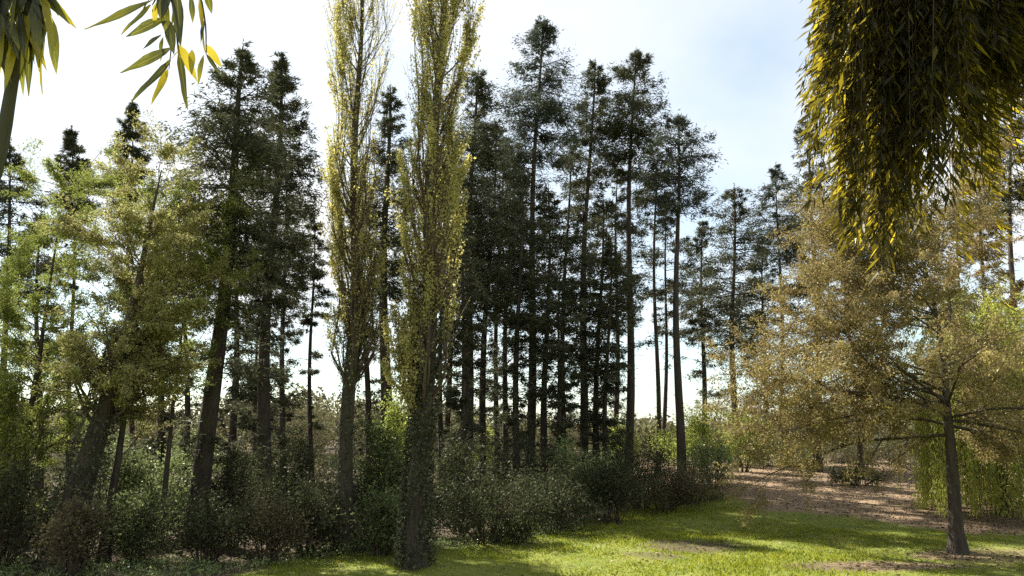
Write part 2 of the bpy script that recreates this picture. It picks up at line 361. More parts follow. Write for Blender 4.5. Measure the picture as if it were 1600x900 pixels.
# ---------------------------------------------------------------- trees
def conifer(ub, ut, vt, Y, half, vb, tw, label, full=1.0, skirt=.25, mat='needles', seed=0, pine=.5, stubs=26, vk=700, cat='tree', name='conifer_tree', group='tall conifers of the grove'):
    """ub/ut: where trunk (at height vk) and tip stand in the photo, vt tip, vb foot of the crown, half = crown half width, tw trunk width, in photo points at Y metres"""
    g = np.random.default_rng(1000 + seed)
    s = Y / F_PX / math.cos(PITCH)
    x0, x1 = xat(ub, vk, Y), xat(ut, vt, Y)
    zb0 = float(ground_z(x0, Y)); zt, zb = zat(vt, Y), zat(vb, Y); Rm = half * s * 1.12
    zk = max(zat(vk, Y), 0); slope = (x1 - x0) / max(zt - zk, 1)
    T = thing(name, (x0, Y, zb0), label, cat, group)
    H = zt - zb0; K = 26
    z = np.linspace(-.15, H, K)
    ph = g.uniform(0, 6.28, 2)
    px = slope * (z - zk) + .006 * H * np.sin(z / H * 7 + ph[0]); py = .006 * H * np.sin(z / H * 6 + ph[1])
    path = np.stack([px, py, z], 1)
    r0 = tw * s / 2
    rad = r0 * (1 - .86 * np.clip(z / H, 0, 1) ** 1.15) * (1 + .55 * np.exp(-np.clip(z, 0, None) / .7)); rad[-1] = .012
    V, Qd = bark_tube(path, rad, 10, g, .07)
    obj('trunk', mesh_quads('trunk', V, Qd), M['fir_bark'], T, True)
    hb = zb - zb0; ch = H - hb
    # whorls of limbs in the crown, uneven in reach, with gaps
    nb = int(92 * full * max(.6, min(1.5, ch / 9)))
    q = np.sort(np.concatenate([g.random(nb - 4) ** 1.1, g.uniform(0, .2, 4)]))                            # 0 tip .. 1 crown foot
    zz_ = H - .012 * H - q * ch
    prof = np.minimum(1, (q * 2.0 + .11) ** .9) * (1 - .30 * np.clip((q - .6) / .4, 0, 1))
    reach = Rm * prof * g.choice([.55, .8, 1.0, 1.15, 1.3], nb, p=[.15, .25, .3, .2, .1])
    ns = int(skirt * 42)
    if ns:
        zs = hb - g.random(ns) ** 1.1 * min(hb * .80, 14); zz_ = np.concatenate([zz_, zs]); reach = np.concatenate([reach, Rm * g.uniform(.35, .85, ns)]); q = np.concatenate([q, np.full(ns, 1.1)])
        nb += ns
    az = g.uniform(0, 2 * np.pi, nb)
    el = np.where(q < .25, g.uniform(.25, .7, nb), g.uniform(-.25, .25, nb))
    d = np.stack([np.cos(az) * np.cos(el), np.sin(az) * np.cos(el), np.sin(el)], 1)
    Kb = 6; P = np.empty((nb, Kb, 3))
    ci = np.stack([np.interp(zz_, z, px), np.interp(zz_, z, py), zz_], 1); P[:, 0] = ci
    sag = g.uniform(-.1, .35, nb)
    for k in range(1, Kb):
        P[:, k] = P[:, k - 1] + d * (reach / (Kb - 1))[:, None]
        d = d + np.stack([np.zeros(nb), np.zeros(nb), (-sag + .14 * k * pine) / Kb], 1) + g.normal(0, .07, (nb, 3)); d = unit(d)
    Rb = np.maximum(np.linspace(1, .15, Kb)[None] * (.012 + .013 * reach)[:, None], .008)
    parts = [tubes(P, Rb, 3)]
    if stubs:                                                  # dead stubs low on the bare stem
        zs = g.uniform(.12, 1, stubs) * hb; a = g.uniform(0, 6.28, stubs)
        st = np.stack([np.interp(zs, z, px), np.interp(zs, z, py), zs], 1)
        dd = np.stack([np.cos(a), np.sin(a), g.uniform(-.5, .2, stubs)], 1); ln = g.uniform(.4, 1.6, stubs)[:, None]
        PS = np.stack([st, st + dd * ln * .5, st + dd * ln + np.array([0, 0, -.12]) * ln], 1)
        parts.append(tubes(PS, np.repeat(np.array([[.028, .018, .008]]), stubs, 0), 3))
    V, Qd = join(parts)
    stuff(obj('branchwork', mesh_quads('stems', V, Qd), M['fir_bark'], T))
    # sprays: flat fans of short shoots along the outer part of each limb, gathered into tufts
    nt_ = int(4.6 * nb)
    C, tan, j = on_paths(P, nt_, g, .15, 1.0, .8)
    side = unit(np.cross(tan, np.array([0, 0, 1.]))) * g.choice([-1, 1], (nt_, 1))
    lat = (.10 + .30 * g.random(nt_)) * np.clip(reach[j], .5, 3) * .8
    C = C + side * lat[:, None] * .7
    per = 29
    TC = np.repeat(C, per, 0); m_ = len(TC)
    base = unit(np.repeat(tan * .8 + side * .7, per, 0))
    sg = np.clip(np.repeat(lat, per), .14, .75)[:, None] * np.array([.46, .46, .40])
    Cn = TC + g.normal(0, 1, (m_, 3)) * sg
    D = unit(base + g.normal(0, .6, (m_, 3)) + np.array([0, 0, -.35]))
    sz = .17 + .0024 * Y
    V, Qd = leaf_quads(Cn, D, g.uniform(.6, 1.3, m_) * sz, g.uniform(.18, .33, m_) * sz, g, .3)
    nl_ = 36; zl = H - g.random(nl_) * .10 * ch                # the leader's own shoots
    Cl = np.stack([np.interp(zl, z, px), np.interp(zl, z, py), zl], 1); al = g.uniform(0, 6.28, nl_)
    Dl = unit(np.stack([np.cos(al), np.sin(al), g.uniform(.2, 1.4, nl_)], 1))
    V, Qd = join([(V, Qd), leaf_quads(Cl, Dl, g.uniform(.5, 1.2, nl_) * sz * (.7 + 2.2 * (H - zl) / ch), .2 * sz, g, .3)])
    stuff(obj('crown', mesh_quads('crown', V, Qd), M[mat], T))
    return T

CON = [  # ub  ut   vt   Y   half vb  tw
 (322, 384, 72, 28, 82, 430, 30, 'thick-trunked left one of two dark conifers standing together left of the poplars', dict(full=1.75, skirt=.9, seed=1, stubs=10, vk=720)),
 (415, 438, 84, 34, 60, 470, 22, 'right one of two dark conifers standing together, beside the sparse poplar', dict(full=1.5, skirt=.8, seed=2, vk=650)),
 (602, 606, 130, 44, 46, 470, 20, 'dark conifer standing in the gap between the two yellow poplars', dict(full=1.2, skirt=.6, seed=3, vk=600)),
 (572, 566, 270, 50, 34, 520, 11, 'shorter slim conifer behind the sparse yellow poplar trunk', dict(full=.8, skirt=.5, seed=4, vk=600)),
 (730, 744, 105, 46, 62, 440, 16, 'dense dark conifer just right of the fuller yellow poplar', dict(full=1.5, skirt=.8, seed=5, vk=600)),
 (757, 774, 185, 52, 52, 480, 12, 'dark conifer second to the right of the fuller poplar', dict(full=1.3, skirt=.8, seed=6, vk=600)),
 (830, 846, 28, 47, 58, 285, 15, 'tallest conifer of the grove, its tip near the top edge', dict(full=1.35, skirt=.8, seed=7, vk=520, mat='needles_blue')),
 (912, 926, 93, 50, 42, 330, 14, 'ragged narrow conifer right of the tallest one', dict(full=.8, skirt=.7, seed=8, vk=560)),
 (982, 991, 76, 50, 56, 270, 14, 'full-crowned conifer with long bare trunk, left of the bare-stemmed pair', dict(full=1.4, skirt=.45, seed=9, vk=560)),
 (1026, 1026, 215, 54, 34, 345, 8, 'thin bare-stemmed conifer between two stouter bare trunks', dict(full=.8, skirt=.06, seed=10, vk=560)),
 (1061, 1058, 178, 45, 54, 335, 14, 'conifer with a clean bare trunk standing at the grove edge by the sky gap', dict(full=1.15, skirt=.04, seed=11, vk=600, stubs=8, mat='needles_blue')),
 (1149, 1146, 288, 58, 62, 540, 11, 'open tiered conifer right of the sky gap', dict(full=.95, skirt=.35, seed=12, vk=600)),
 (1221, 1215, 254, 64, 40, 430, 8, 'slender pointed conifer left of the hanging foliage', dict(full=.85, skirt=.3, seed=13, vk=520, mat='needles_blue')),
 (853, 858, 290, 45, 54, 560, 12, 'low bushy conifer below the tallest one', dict(full=0.95, skirt=0.49, seed=14, vk=600)),
 (934, 942, 305, 46, 56, 600, 11, 'low bushy conifer between ragged and full-crowned conifers', dict(full=0.9, skirt=0.49, seed=15, vk=600)),
 (790, 800, 240, 55, 48, 500, 10, 'conifer of middle height left of the tallest one', dict(full=0.75, skirt=0.49, seed=16, vk=600)),
 (1100, 1098, 345, 62, 38, 560, 9, 'small thin-crowned conifer in the sky gap', dict(full=.7, skirt=.3, seed=17, vk=600)),
 (112, 114, 196, 46, 27, 360, 8, 'spruce tip showing above the brown-green tree, the lower of two', dict(full=1.3, skirt=.6, seed=18, vk=560)),
 (204, 202, 154, 50, 27, 350, 8, 'spruce tip showing above the brown-green tree, the higher of two', dict(full=1.4, skirt=.6, seed=19, vk=560)),
 (8, 16, 215, 40, 44, 460, 12, 'dark conifer cut by the left edge of the picture', dict(full=.9, skirt=.5, seed=20, vk=560)),
 (254, 258, 330, 44, 34, 540, 12, 'slim dark trunk with low sparse crown left of the thick trunk', dict(full=.7, skirt=.6, seed=21, vk=620)),
 (289, 292, 300, 47, 34, 500, 10, 'second slim dark trunk left of the thick trunk', dict(full=.7, skirt=.6, seed=22, vk=620)),
 (442, 446, 250, 50, 36, 520, 10, 'slim dark trunk right of the two dark conifers, before the sparse poplar', dict(full=.8, skirt=.7, seed=23, vk=620)),
 (486, 490, 330, 52, 28, 500, 8, 'thin pole-like conifer left of the sparse poplar trunk', dict(full=.6, skirt=.4, seed=24, vk=620)),
 (1276, 1268, 160, 54, 46, 520, 11, 'dark conifer peeping out left of the hanging foliage', dict(full=1.0, skirt=.4, seed=25, vk=520)),
 (1588, 1578, 120, 50, 46, 330, 12, 'dark conifer behind the tan tree at the right edge', dict(full=1.0, skirt=.3, seed=26, vk=440)),
 (1542, 1532, 230, 56, 36, 400, 10, 'slim conifer behind the tan tree beneath the hanging foliage', dict(full=.8, skirt=.4, seed=27, vk=440)),
 (700, 706, 205, 54, 44, 480, 10, 'dark conifer half hidden by the fuller poplar crown', dict(full=0.8, skirt=0.49, seed=28, vk=600)),
 (1040, 1044, 300, 66, 34, 520, 7, 'far small conifer low behind the bare-stemmed pair', dict(full=.5, skirt=.1, seed=29, vk=600)),
 (880, 890, 210, 56, 44, 470, 10, 'conifer behind, between the tallest and the ragged one', dict(full=0.65, skirt=0.49, seed=30, vk=600)),
 (365, 372, 300, 42, 42, 500, 13, 'dark trunk seen between the two dark conifers left of the poplars', dict(full=.7, skirt=.7, seed=31, vk=620)),
 (962, 966, 260, 58, 40, 500, 9, 'conifer behind the full-crowned one, sparse lower limbs', dict(full=0.6, skirt=0.42, seed=32, vk=600)),
 (1196, 1192, 380, 70, 44, 560, 8, 'low far conifer between tiered and slender conifers', dict(full=.9, skirt=.5, seed=33, vk=600)),
 (690, 697, 260, 50, 36, 470, 9, 'slim trunk just right of the ivy-clad poplar trunk', dict(full=.7, skirt=.7, seed=35, vk=620)),
 (776, 784, 200, 58, 40, 470, 9, 'slim trunk between the second dark conifer and the middle-height one', dict(full=0.6, skirt=0.56, seed=36, vk=620)),
 (808, 815, 270, 43, 40, 520, 12, 'dark near trunk left of the tallest conifer, thick with low foliage', dict(full=.8, skirt=1.1, seed=37, vk=620)),
 (948, 954, 380, 44, 40, 600, 9, 'short foliage-hung stem just left of the full-crowned conifer trunk', dict(full=.8, skirt=.9, seed=38, vk=620)),
 (722, 728, 330, 41, 38, 560, 11, 'short dark stem among shrubs right of the ivy-clad poplar', dict(full=.8, skirt=1.0, seed=39, vk=640)),
 (872, 876, 420, 42, 36, 610, 9, 'short dark fir between the pale leafy shrub and the low bushy conifer', dict(full=.8, skirt=.8, seed=40, vk=640)),
 (400, 404, 470, 40, 40, 640, 10, 'short dark fir low between the two dark conifers left of the poplars', dict(full=.9, skirt=.8, seed=41, vk=660)),
 (60, 62, 330, 44, 40, 560, 11, 'low dark conifer behind the green tree near the left edge', dict(full=.9, skirt=.6, seed=34, vk=620)),
]
for c_ in CON: conifer(*c_[:8], **c_[8])

def limb_tree(name, label, cat, x, y, trunk, r0, mats, levels, leaf, seed, group=None, limbs_as_parts=False, sides=12, flute=.09, clip=None, lean=None):
    """broadleaved tree: trunk path -> limbs -> boughs -> twigs -> leaves.  trunk = list of (dx, dy, z)"""
    g = np.random.default_rng(seed)
    z0 = float(ground_z(x, y)); T = thing(name, (x, y, z0), label, cat, group)
    tp = np.array(trunk, float); tt = np.linspace(0, 1, len(tp)); u = np.linspace(0, 1, 18)
    path = np.stack([np.interp(u, tt, tp[:, i]) for i in range(3)], 1); path[:, :2] += np.cumsum(g.normal(0, .012, (18, 2)), 0)
    path[0, 2] -= .15
    h = path[:, 2]; H = h[-1]
    rad = r0 * (1 - .97 * u ** .7) * (1 + .38 * np.exp(-np.clip(h, 0, None) / .3))
    V, Q_ = bark_tube(path, rad, sides, g, flute)
    obj('trunk', mesh_quads('trunk', V, Q_), M[mats[0]], T, True)
    P, R = path[None], rad[None]; wood = []; twigs = []
    for li, lv in enumerate(levels):
        lv = dict(lv); n = lv.pop('n'); extra = lv.pop('bear', False)
        P, R = spawn(P, R, n, g=g, **lv)
        if clip is not None:
            pass
        if li == 0 and limbs_as_parts:
            for i in range(n):
                V, Q_ = tubes(P[i:i + 1], R[i:i + 1], 8)
                obj('limb', mesh_quads('limb', V, Q_), M[mats[0]], T, True)
        else: wood.append(tubes(P, R, 5 if li < 2 else 3))
        if extra or li == len(levels) - 1: twigs.append(P)
    V, Q_ = join(wood); stuff(obj('branchwork', mesh_quads('stems', V, Q_), M[mats[1]], T))
    Vs = []
    for P in twigs:
        n = int(leaf['n'] / len(twigs))
        C, tan, j = on_paths(P, n, g, leaf.get('t0', .1), 1.0, leaf.get('power', .8), .75)
        C = C + g.normal(0, leaf['spread'], (n, 3)) * np.array([1, 1, .7])
        D = unit(tan * leaf.get('along', .5) + g.normal(0, .7, (n, 3)) + np.array([0, 0, leaf.get('droop', -.2)]))
        L = g.uniform(.6, 1.25, n) * leaf['L']
        if clip is not None:
            k = clip(C); C, D, L = C[k], D[k], L[k]
        Vs.append(leaf_quads(C, D, L, L * leaf['ar'], g))
    V, Q_ = join(Vs); stuff(obj('crown', mesh_quads('crown', V, Q_), M[mats[2]], T))
    return T

def ivy_on(T, path_fn, z0, z1, r_fn, n, seed, L=.09, mat='ivy'):
    """ivy leaves clothing a trunk, denser in patches"""
    g = np.random.default_rng(seed)
    z = g.uniform(z0, z1, n); a = g.uniform(0, 6.28, n)
    k = (np.sin(a * 2 + z * 1.1) + np.sin(a * 3 - z * 2.3) + g.normal(0, .6, n)) > -.9
    z, a = z[k], a[k]; n = len(z)
    px, py = path_fn(z); r = r_fn(z) * g.uniform(.95, 1.35, n) + np.abs(g.normal(0, .05, n))
    C = np.stack([px + np.cos(a) * r, py + np.sin(a) * r, z], 1)
    out = np.stack([np.cos(a), np.sin(a), g.uniform(-.9, .3, n)], 1)
    D = unit(out * .5 + g.normal(0, .6, (n, 3)) + np.array([0, 0, -.5]))
    Ls = g.uniform(.6, 1.3, n) * L
    V, Q_ = leaf_quads(C, D, Ls, Ls * .85, g, .3)
    return stuff(obj('ivy', mesh_quads('ivy', V, Q_), M[mat], T))

# ---- the two columnar poplars
def poplar(label, u0, v0, ut, vt_in, r0, H, width, nl, seed, mats=('poplar_bark', 'twig', 'poplar'), low=None, ivy=None, bare=3.0, name='poplar_tree', bulge=False):
    g = np.random.default_rng(seed)
    x, y = ground_at(u0, v0); z0 = float(ground_z(x, y))
    T = thing(name, (x, y, z0), label, 'tree', 'columnar poplars')
    xt = xat(ut, vt_in, y); zt_in = zat(vt_in, y); sl_ = (xt - x) / zt_in
    K = 28; z = np.linspace(-.15, H, K)
    path = np.stack([sl_ * z + .10 * np.sin(z * .55 + seed), .08 * np.sin(z * .5 + 2), z], 1)
    rad = r0 * (1 - .9 * (np.clip(z, 0, None) / H) ** .9) * (1 + .3 * np.exp(-np.clip(z, 0, None) / .4)); rad[-1] = .01
    V, Q_ = bark_tube(path, rad, 14, g, .10); obj('trunk', mesh_quads('trunk', V, Q_), M[mats[0]], T, True)
    # steep limbs that leave the stem and run up beside it
    n1 = 120
    tt = np.sort(g.uniform(bare / H, .95, n1))
    Hh = H
    P1, R1 = spawn(path[None], rad[None], n1, 0, 1, lambda p, d, t: g.uniform(2.4, 5.2, n1) * np.clip((1 - t) * 3.5, .35, 1), (.3, .75), 8, g, up=1.6, wig=.05, ratio=.22, tip=.2, rmin=.010, az=g.uniform(0, 6.28, n1), tt=tt, pick=np.zeros(n1, int))
    cx = np.interp(P1[..., 2], path[:, 2], path[:, 0]); cyy = np.interp(P1[..., 2], path[:, 2], path[:, 1])
    off = P1[..., :2] - np.stack([cx, cyy], -1); rr = np.linalg.norm(off, axis=-1, keepdims=True)
    lim = width * (.80 + .20 * np.sin(P1[..., 2:3] * .9 + seed)) * np.clip((P1[..., 2:3] - 1.5) / 5, .55, 1) ; k_ = np.minimum(1, lim / np.maximum(rr, 1e-3))
    P1[..., :2] = np.stack([cx, cyy], -1) + off * k_
    if bulge:                                                  # a leafy low side branch on the left
        nb_ = 14
        Pb, Rb_ = spawn(path[None], rad[None], nb_, 0, 1, (1.6, 3.2), (.35, .7), 8, g, up=1.4, wig=.06, ratio=.2, tip=.2, rmin=.008, az=np.pi + g.normal(0, .35, nb_), tt=g.uniform(3.6, 6.0, nb_) / H, pick=np.zeros(nb_, int))
        P1 = np.concatenate([P1, Pb]); R1 = np.concatenate([R1, Rb_])
    P2, R2 = spawn(P1, R1, 1100, .1, 1, (.7, 2.0), (.15, .5), 5, g, up=1.2, wig=.08, ratio=.5, tip=.3, rmin=.005)
    V, Q_ = join([tubes(P1, R1, 5), tubes(P2, R2, 3)]); stuff(obj('branchwork', mesh_quads('stems', V, Q_), M[mats[1]], T))
    # leaves cluster on twigs; clusters thin out and thicken by shoot
    wgt = g.gamma(.6, 1, len(P2)); zc = P2[:, 2, 2]
    if low is not None: wgt = wgt * low(P2[:, 2], path)
    jj = g.choice(len(P2), nl, p=wgt / wgt.sum()); f = g.random(nl) * 3.999; i = f.astype(int); fr = (f - i)[:, None]
    C = P2[jj, i] * (1 - fr) + P2[jj, i + 1] * fr + g.normal(0, .065, (nl, 3)) * np.array([1, 1, 1.6])
    D = unit(g.normal(0, 1, (nl, 3)) + np.array([0, 0, -.5])); L = g.uniform(.055, .105, nl)
    V, Q_ = leaf_quads(C, D, L, L * .9, g); stuff(obj('crown', mesh_quads('crown', V, Q_), M[mats[2]], T))
    pf = lambda zq: (np.interp(zq, z, path[:, 0]), np.interp(zq, z, path[:, 1])); rf = lambda zq: np.interp(zq, z, rad)
    if ivy:
        for a in ivy: ivy_on(T, pf, a[0], a[1], lambda q, k=a[2]: rf(q) * k, a[3], seed + 5, a[4])
    return T, path
def sparse_left(C, path):       # the thinner poplar: foliage gathers on its left flank, bare wands in the middle
    cx = np.interp(C[:, 2], path[:, 2], path[:, 0]); d = C[:, 0] - cx
    return np.where(d < -.45, 2.6, .55) * np.where((C[:, 2] > 7) & (C[:, 2] < 15), 1.3, .8)
def full_all(C, path):
    cx = np.interp(C[:, 2], path[:, 2], path[:, 0]); d = C[:, 0] - cx
    return np.where(C[:, 2] < 7.5, np.where(d < -.2, 3.0, .05), 1.0) * np.where(np.abs(d) > .7, 1.5, .8)
poplar('tall sparse columnar poplar with yellowing leaves and bare wands', 541, 862, 563, 0, .30, 25, 1.05, 26000, 3, bare=4.8, low=sparse_left, ivy=[(0, 9, 1.05, 3200, .08)])
poplar('fuller columnar poplar with bright yellow-green leaves and ivy-clad trunk', 650, 888, 690, 0, .35, 26, 1.0, 54000, 4, low=full_all, ivy=[(0.05, 6.2, 1.15, 9000, .09), (6.2, 10, 1.1, 2500, .08)], bare=4.6, bulge=True)

# ---- spreading oak on the right
xo, yo = ground_at(1497, 866)
def z_(v): return zat(v, yo)
def x_(u, v): return xat(u, v, yo) - xo
oak_trunk = [(0, 0, 0)] + [(x_(u, v), .1, z_(v)) for u, v in ((1495, 780), (1489, 690), (1483, 620), (1476, 540), (1462, 460), (1450, 410), (1440, 360))]
def oak_len(p, d, t):
    h = p[:, 2] / z_(360)
    return np.random.default_rng(5).uniform(.72, 1.1, len(p)) * np.where(d[:, 0] < 0, 8.6, 6.2) * np.clip(1.25 - .95 * h, .25, 1)
_g = np.random.default_rng(8)
OAZ = np.where(_g.random(50) < .58, np.pi + _g.normal(-.15, .5, 50), _g.uniform(-1.2, 1.5, 50)); OTT = np.sort(.29 + .69 * _g.random(50) ** .95)
limb_tree('oak_tree', 'spreading oak with bronze spring leaves and a straight dark trunk on the lawn', 'tree', xo, yo, oak_trunk, .27,
          ('oak_bark', 'twig', 'bronze'),
          [dict(n=50, t0=.30, t1=.98, az=OAZ, tt=OTT, length=oak_len, ang=np.interp(OTT, [.29, .6, 1], [1.5, 1.25, .6]) + _g.normal(0, .2, 50), K=9, up=np.where(OTT < .55, -.22, .1), wig=.10, ratio=.42, tip=.16, rmin=.012),
           dict(n=680, t0=.06, t1=1, length=(1.0, 2.4), ang=(.4, 1.0), K=6, up=-.15, wig=.12, ratio=.5, tip=.25, rmin=.006),
           dict(n=4600, t0=.1, t1=1, length=(.5, 1.1), ang=(.4, 1.1), K=4, up=-.25, wig=.12, ratio=.5, tip=.4, rmin=.0035)],
          dict(n=180000, spread=.12, L=.098, ar=.55, along=.3, droop=-.35), 21, limbs_as_parts=True)

# ---- tan larch-like tree behind the oak, right edge
xl = xat(1505, 600, 43)
limb_tree('larch_tree', 'tall tan-leaved tree behind the oak, under the hanging foliage', 'tree', xl, 43., [(0, 0, 0), (.1, 0, 5), (.4, 0, 12), (1.2, 0, zat(190, 43))], .26, ('oak_bark', 'twig', 'larch_tan'),
          [dict(n=60, t0=.25, t1=.99, length=(2.2, 5.4), ang=(.7, 1.3), K=7, up=.25, wig=.10, ratio=.35, tip=.2, rmin=.010),
           dict(n=520, t0=.2, t1=1, length=(.6, 1.5), ang=(.4, 1.0), K=5, up=.0, wig=.12, ratio=.5, tip=.3, rmin=.005)],
          dict(n=56000, spread=.13, L=.14, ar=.5, droop=-.3), 22)
xl = xat(1335, 620, 50)
limb_tree('birch_tree', 'bronze multi-limbed tree behind the oak crown, with pale gaps', 'tree', xl, 50., [(0, 0, 0), (.1, 0, 6), (.0, 0, 12), (.3, 0, zat(385, 50))], .24, ('oak_bark', 'twig', 'larch_tan'),
          [dict(n=46, t0=.2, t1=.99, length=(2.6, 6.0), ang=(.5, 1.1), K=7, up=.3, wig=.10, ratio=.4, tip=.2, rmin=.010),
           dict(n=420, t0=.2, t1=1, length=(.6, 1.6), ang=(.4, 1.0), K=5, up=.0, wig=.12, ratio=.5, tip=.3, rmin=.005)],
          dict(n=52000, spread=.14, L=.15, ar=.5, droop=-.3), 23)

# ---- weeping willow at the right edge
xw = xat(1568, 780, 35)
limb_tree('willow_tree', 'bright yellow-green weeping willow behind the oak trunk at the right edge', 'tree', xw, 35., [(0, 0, 0), (.1, 0, 3.5), (0, 0, 7), (.2, 0, 10)], .34, ('oak_bark', 'twig', 'willow'),
          [dict(n=34, t0=.28, t1=1, length=(1.6, 3.0), ang=(.5, 1.2), K=7, up=-.1, wig=.08, ratio=.35, tip=.2, rmin=.012),
           dict(n=640, t0=.25, t1=1, length=(5.5, 10.5), ang=(.6, 1.3), K=7, up=-9, wig=.05, ratio=.35, tip=.3, rmin=.004)],
          dict(n=90000, spread=.09, L=.21, ar=.30, along=1.0, droop=-.8, power=1.0, t0=.05), 24, clip=lambda C: C[:, 2] > .25)

# ---- mixed trees at the left
xa, ya = ground_at(95, 885)
TL = limb_tree('alder_tree', 'brown-green catkin-hung tree with a thick leaning ivy-dark trunk at the left', 'tree', xa, ya, [(0, 0, 0), (.25, .1, 2.6), (.75, .2, 5.2), (1.2, .3, 8), (1.7, .3, zat(262, ya))], .62, ('oak_bark', 'twig', 'catkin'),
          [dict(n=46, t0=.40, t1=.99, length=(1.1, 2.3), ang=(.5, 1.2), K=8, up=.25, wig=.10, ratio=.30, tip=.2, rmin=.010),
           dict(n=420, t0=.2, t1=1, length=(.7, 1.6), ang=(.4, 1.0), K=5, up=-.1, wig=.12, ratio=.5, tip=.3, rmin=.005)],
          dict(n=46000, spread=.10, L=.11, ar=.5, droop=-.5), 31)
g_tr = np.array([(0, 0), (2.6, .25), (5.2, .75), (8, 1.2)])
ivy_on(TL, lambda q: (np.interp(q, g_tr[:, 0], g_tr[:, 1]), np.interp(q, g_tr[:, 0], [0, .1, .2, .3])), .05, 7.5, lambda q: .62 * (1 - .07 * q), 9000, 77, .09)
limb_tree('alder_tree', 'slimmer dark trunk leaning beside the thick ivy-dark trunk', 'tree', xat(168, 800, 24), 24., [(0, 0, 0), (.1, .1, 3), (.2, .2, 7), (.3, .3, zat(330, 24))], .2, ('oak_bark', 'twig', 'catkin'),
          [dict(n=30, t0=.35, t1=.99, length=(1.4, 3.0), ang=(.5, 1.2), K=7, up=.25, wig=.10, ratio=.35, tip=.2, rmin=.010),
           dict(n=260, t0=.2, t1=1, length=(.7, 1.5), ang=(.4, 1.0), K=5, up=-.1, wig=.12, ratio=.5, tip=.3, rmin=.005)],
          dict(n=28000, spread=.10, L=.11, ar=.5, droop=-.5), 32)
limb_tree('larch_tree', 'feathery fresh green tree at the left edge', 'tree', xat(40, 700, 26), 26., [(0, 0, 0), (0, 0, 4), (.1, 0, 8), (.2, 0, zat(265, 26))], .22, ('oak_bark', 'twig', 'spring_green'),
          [dict(n=64, t0=.22, t1=.99, length=(1.6, 3.6), ang=(.8, 1.4), K=7, up=.2, wig=.08, ratio=.3, tip=.2, rmin=.010),
           dict(n=520, t0=.2, t1=1, length=(.6, 1.4), ang=(.4, 1.0), K=5, up=-.2, wig=.12, ratio=.5, tip=.3, rmin=.005)],
          dict(n=70000, spread=.11, L=.11, ar=.4, droop=-.3), 33)
limb_tree('larch_tree', 'feathery fresh green tree whose side branches reach the thick-trunked conifer', 'tree', xat(262, 700, 26.5), 26.5, [(0, 0, 0), (0, 0, 4), (.1, 0, 8), (.1, 0, zat(310, 26.5))], .14, ('oak_bark', 'twig', 'spring_green'),
          [dict(n=44, t0=.42, t1=.99, length=(1.3, 3.0), ang=(.8, 1.4), K=7, up=.3, wig=.08, ratio=.3, tip=.2, rmin=.010),
           dict(n=360, t0=.2, t1=1, length=(.6, 1.3), ang=(.4, 1.0), K=5, up=-.1, wig=.12, ratio=.5, tip=.3, rmin=.005)],
          dict(n=36000, spread=.11, L=.11, ar=.4, droop=-.3), 34)

# ---------------------------------------------------------------- shrubs
def shrub(u, vtop, Y, wpx, mat, n, label, seed, L=.10, ar=.5, name='shrub', depth=.8, open_=.35, group='shrubs of the understorey', bare=.12):
    g = np.random.default_rng(500 + seed)
    x = xat(u, 740, Y); z0 = float(ground_z(x, Y)); H = (zat(vtop, Y) - z0) * (1.14 if Y < 45 else 1); R = wpx * Y / F_PX / 2
    T = thing(name, (x, Y, z0), label, 'shrub', group)
    ns = 26; a = g.uniform(0, 6.28, ns); el = g.uniform(.25, 1.45, ns)
    K = 6; P = np.zeros((ns, K, 3)); P[:, 0] = np.stack([np.cos(a) * .12 * R, np.sin(a) * .12 * R, np.full(ns, -.1)], 1)
    tipv = np.stack([np.cos(a) * np.cos(el) * R, np.sin(a) * np.cos(el) * R * depth, H * (.25 + .7 * np.sin(el))], 1) * g.uniform(.75, 1.1, (ns, 1))
    for k in range(1, K):
        f = k / (K - 1); P[:, k] = P[:, 0] * (1 - f) + tipv * np.stack([np.full(ns, f), np.full(ns, f), np.full(ns, f ** .8)], 1) + g.normal(0, .04 * R, (ns, 3)) * f
    Rr = np.linspace(.03, .010, K)[None].repeat(ns, 0)
    P2, R2 = spawn(P, Rr, 150, .25, 1, (.22 * R + .15, .5 * R + .25), (.4, 1.1), 4, g, up=.35, wig=.15, ratio=.6, tip=.4, rmin=.004)
    P2[..., 2] = np.maximum(P2[..., 2], .05)
    V, Q_ = join([tubes(P, Rr, 3), tubes(P2, R2, 3)]); stuff(obj('branchwork', mesh_quads('stems', V, Q_), M['twig'], T))
    n = int(n * .9)
    w = g.gamma(.8, 1, len(P2)) + open_ * .3; j = g.choice(len(P2), n, p=w / w.sum())
    f = g.random(n) ** .7 * 2.999; i = f.astype(int); fr = (f - i)[:, None]
    C = P2[j, i] * (1 - fr) + P2[j, i + 1] * fr + g.normal(0, .10 + .045 * R, (n, 3))
    C[:, 2] = np.maximum(C[:, 2], .03)
    D = unit(g.normal(0, .8, (n, 3)) + np.array([0, 0, -.25]) + unit(C * np.array([1, 1, .4])) * .5)
    Ls = g.uniform(.6, 1.3, n) * L * 1.2
    V, Q_ = leaf_quads(C, D, Ls, Ls * ar, g); stuff(obj('foliage', mesh_quads('foliage', V, Q_), M[mat], T))
    return T
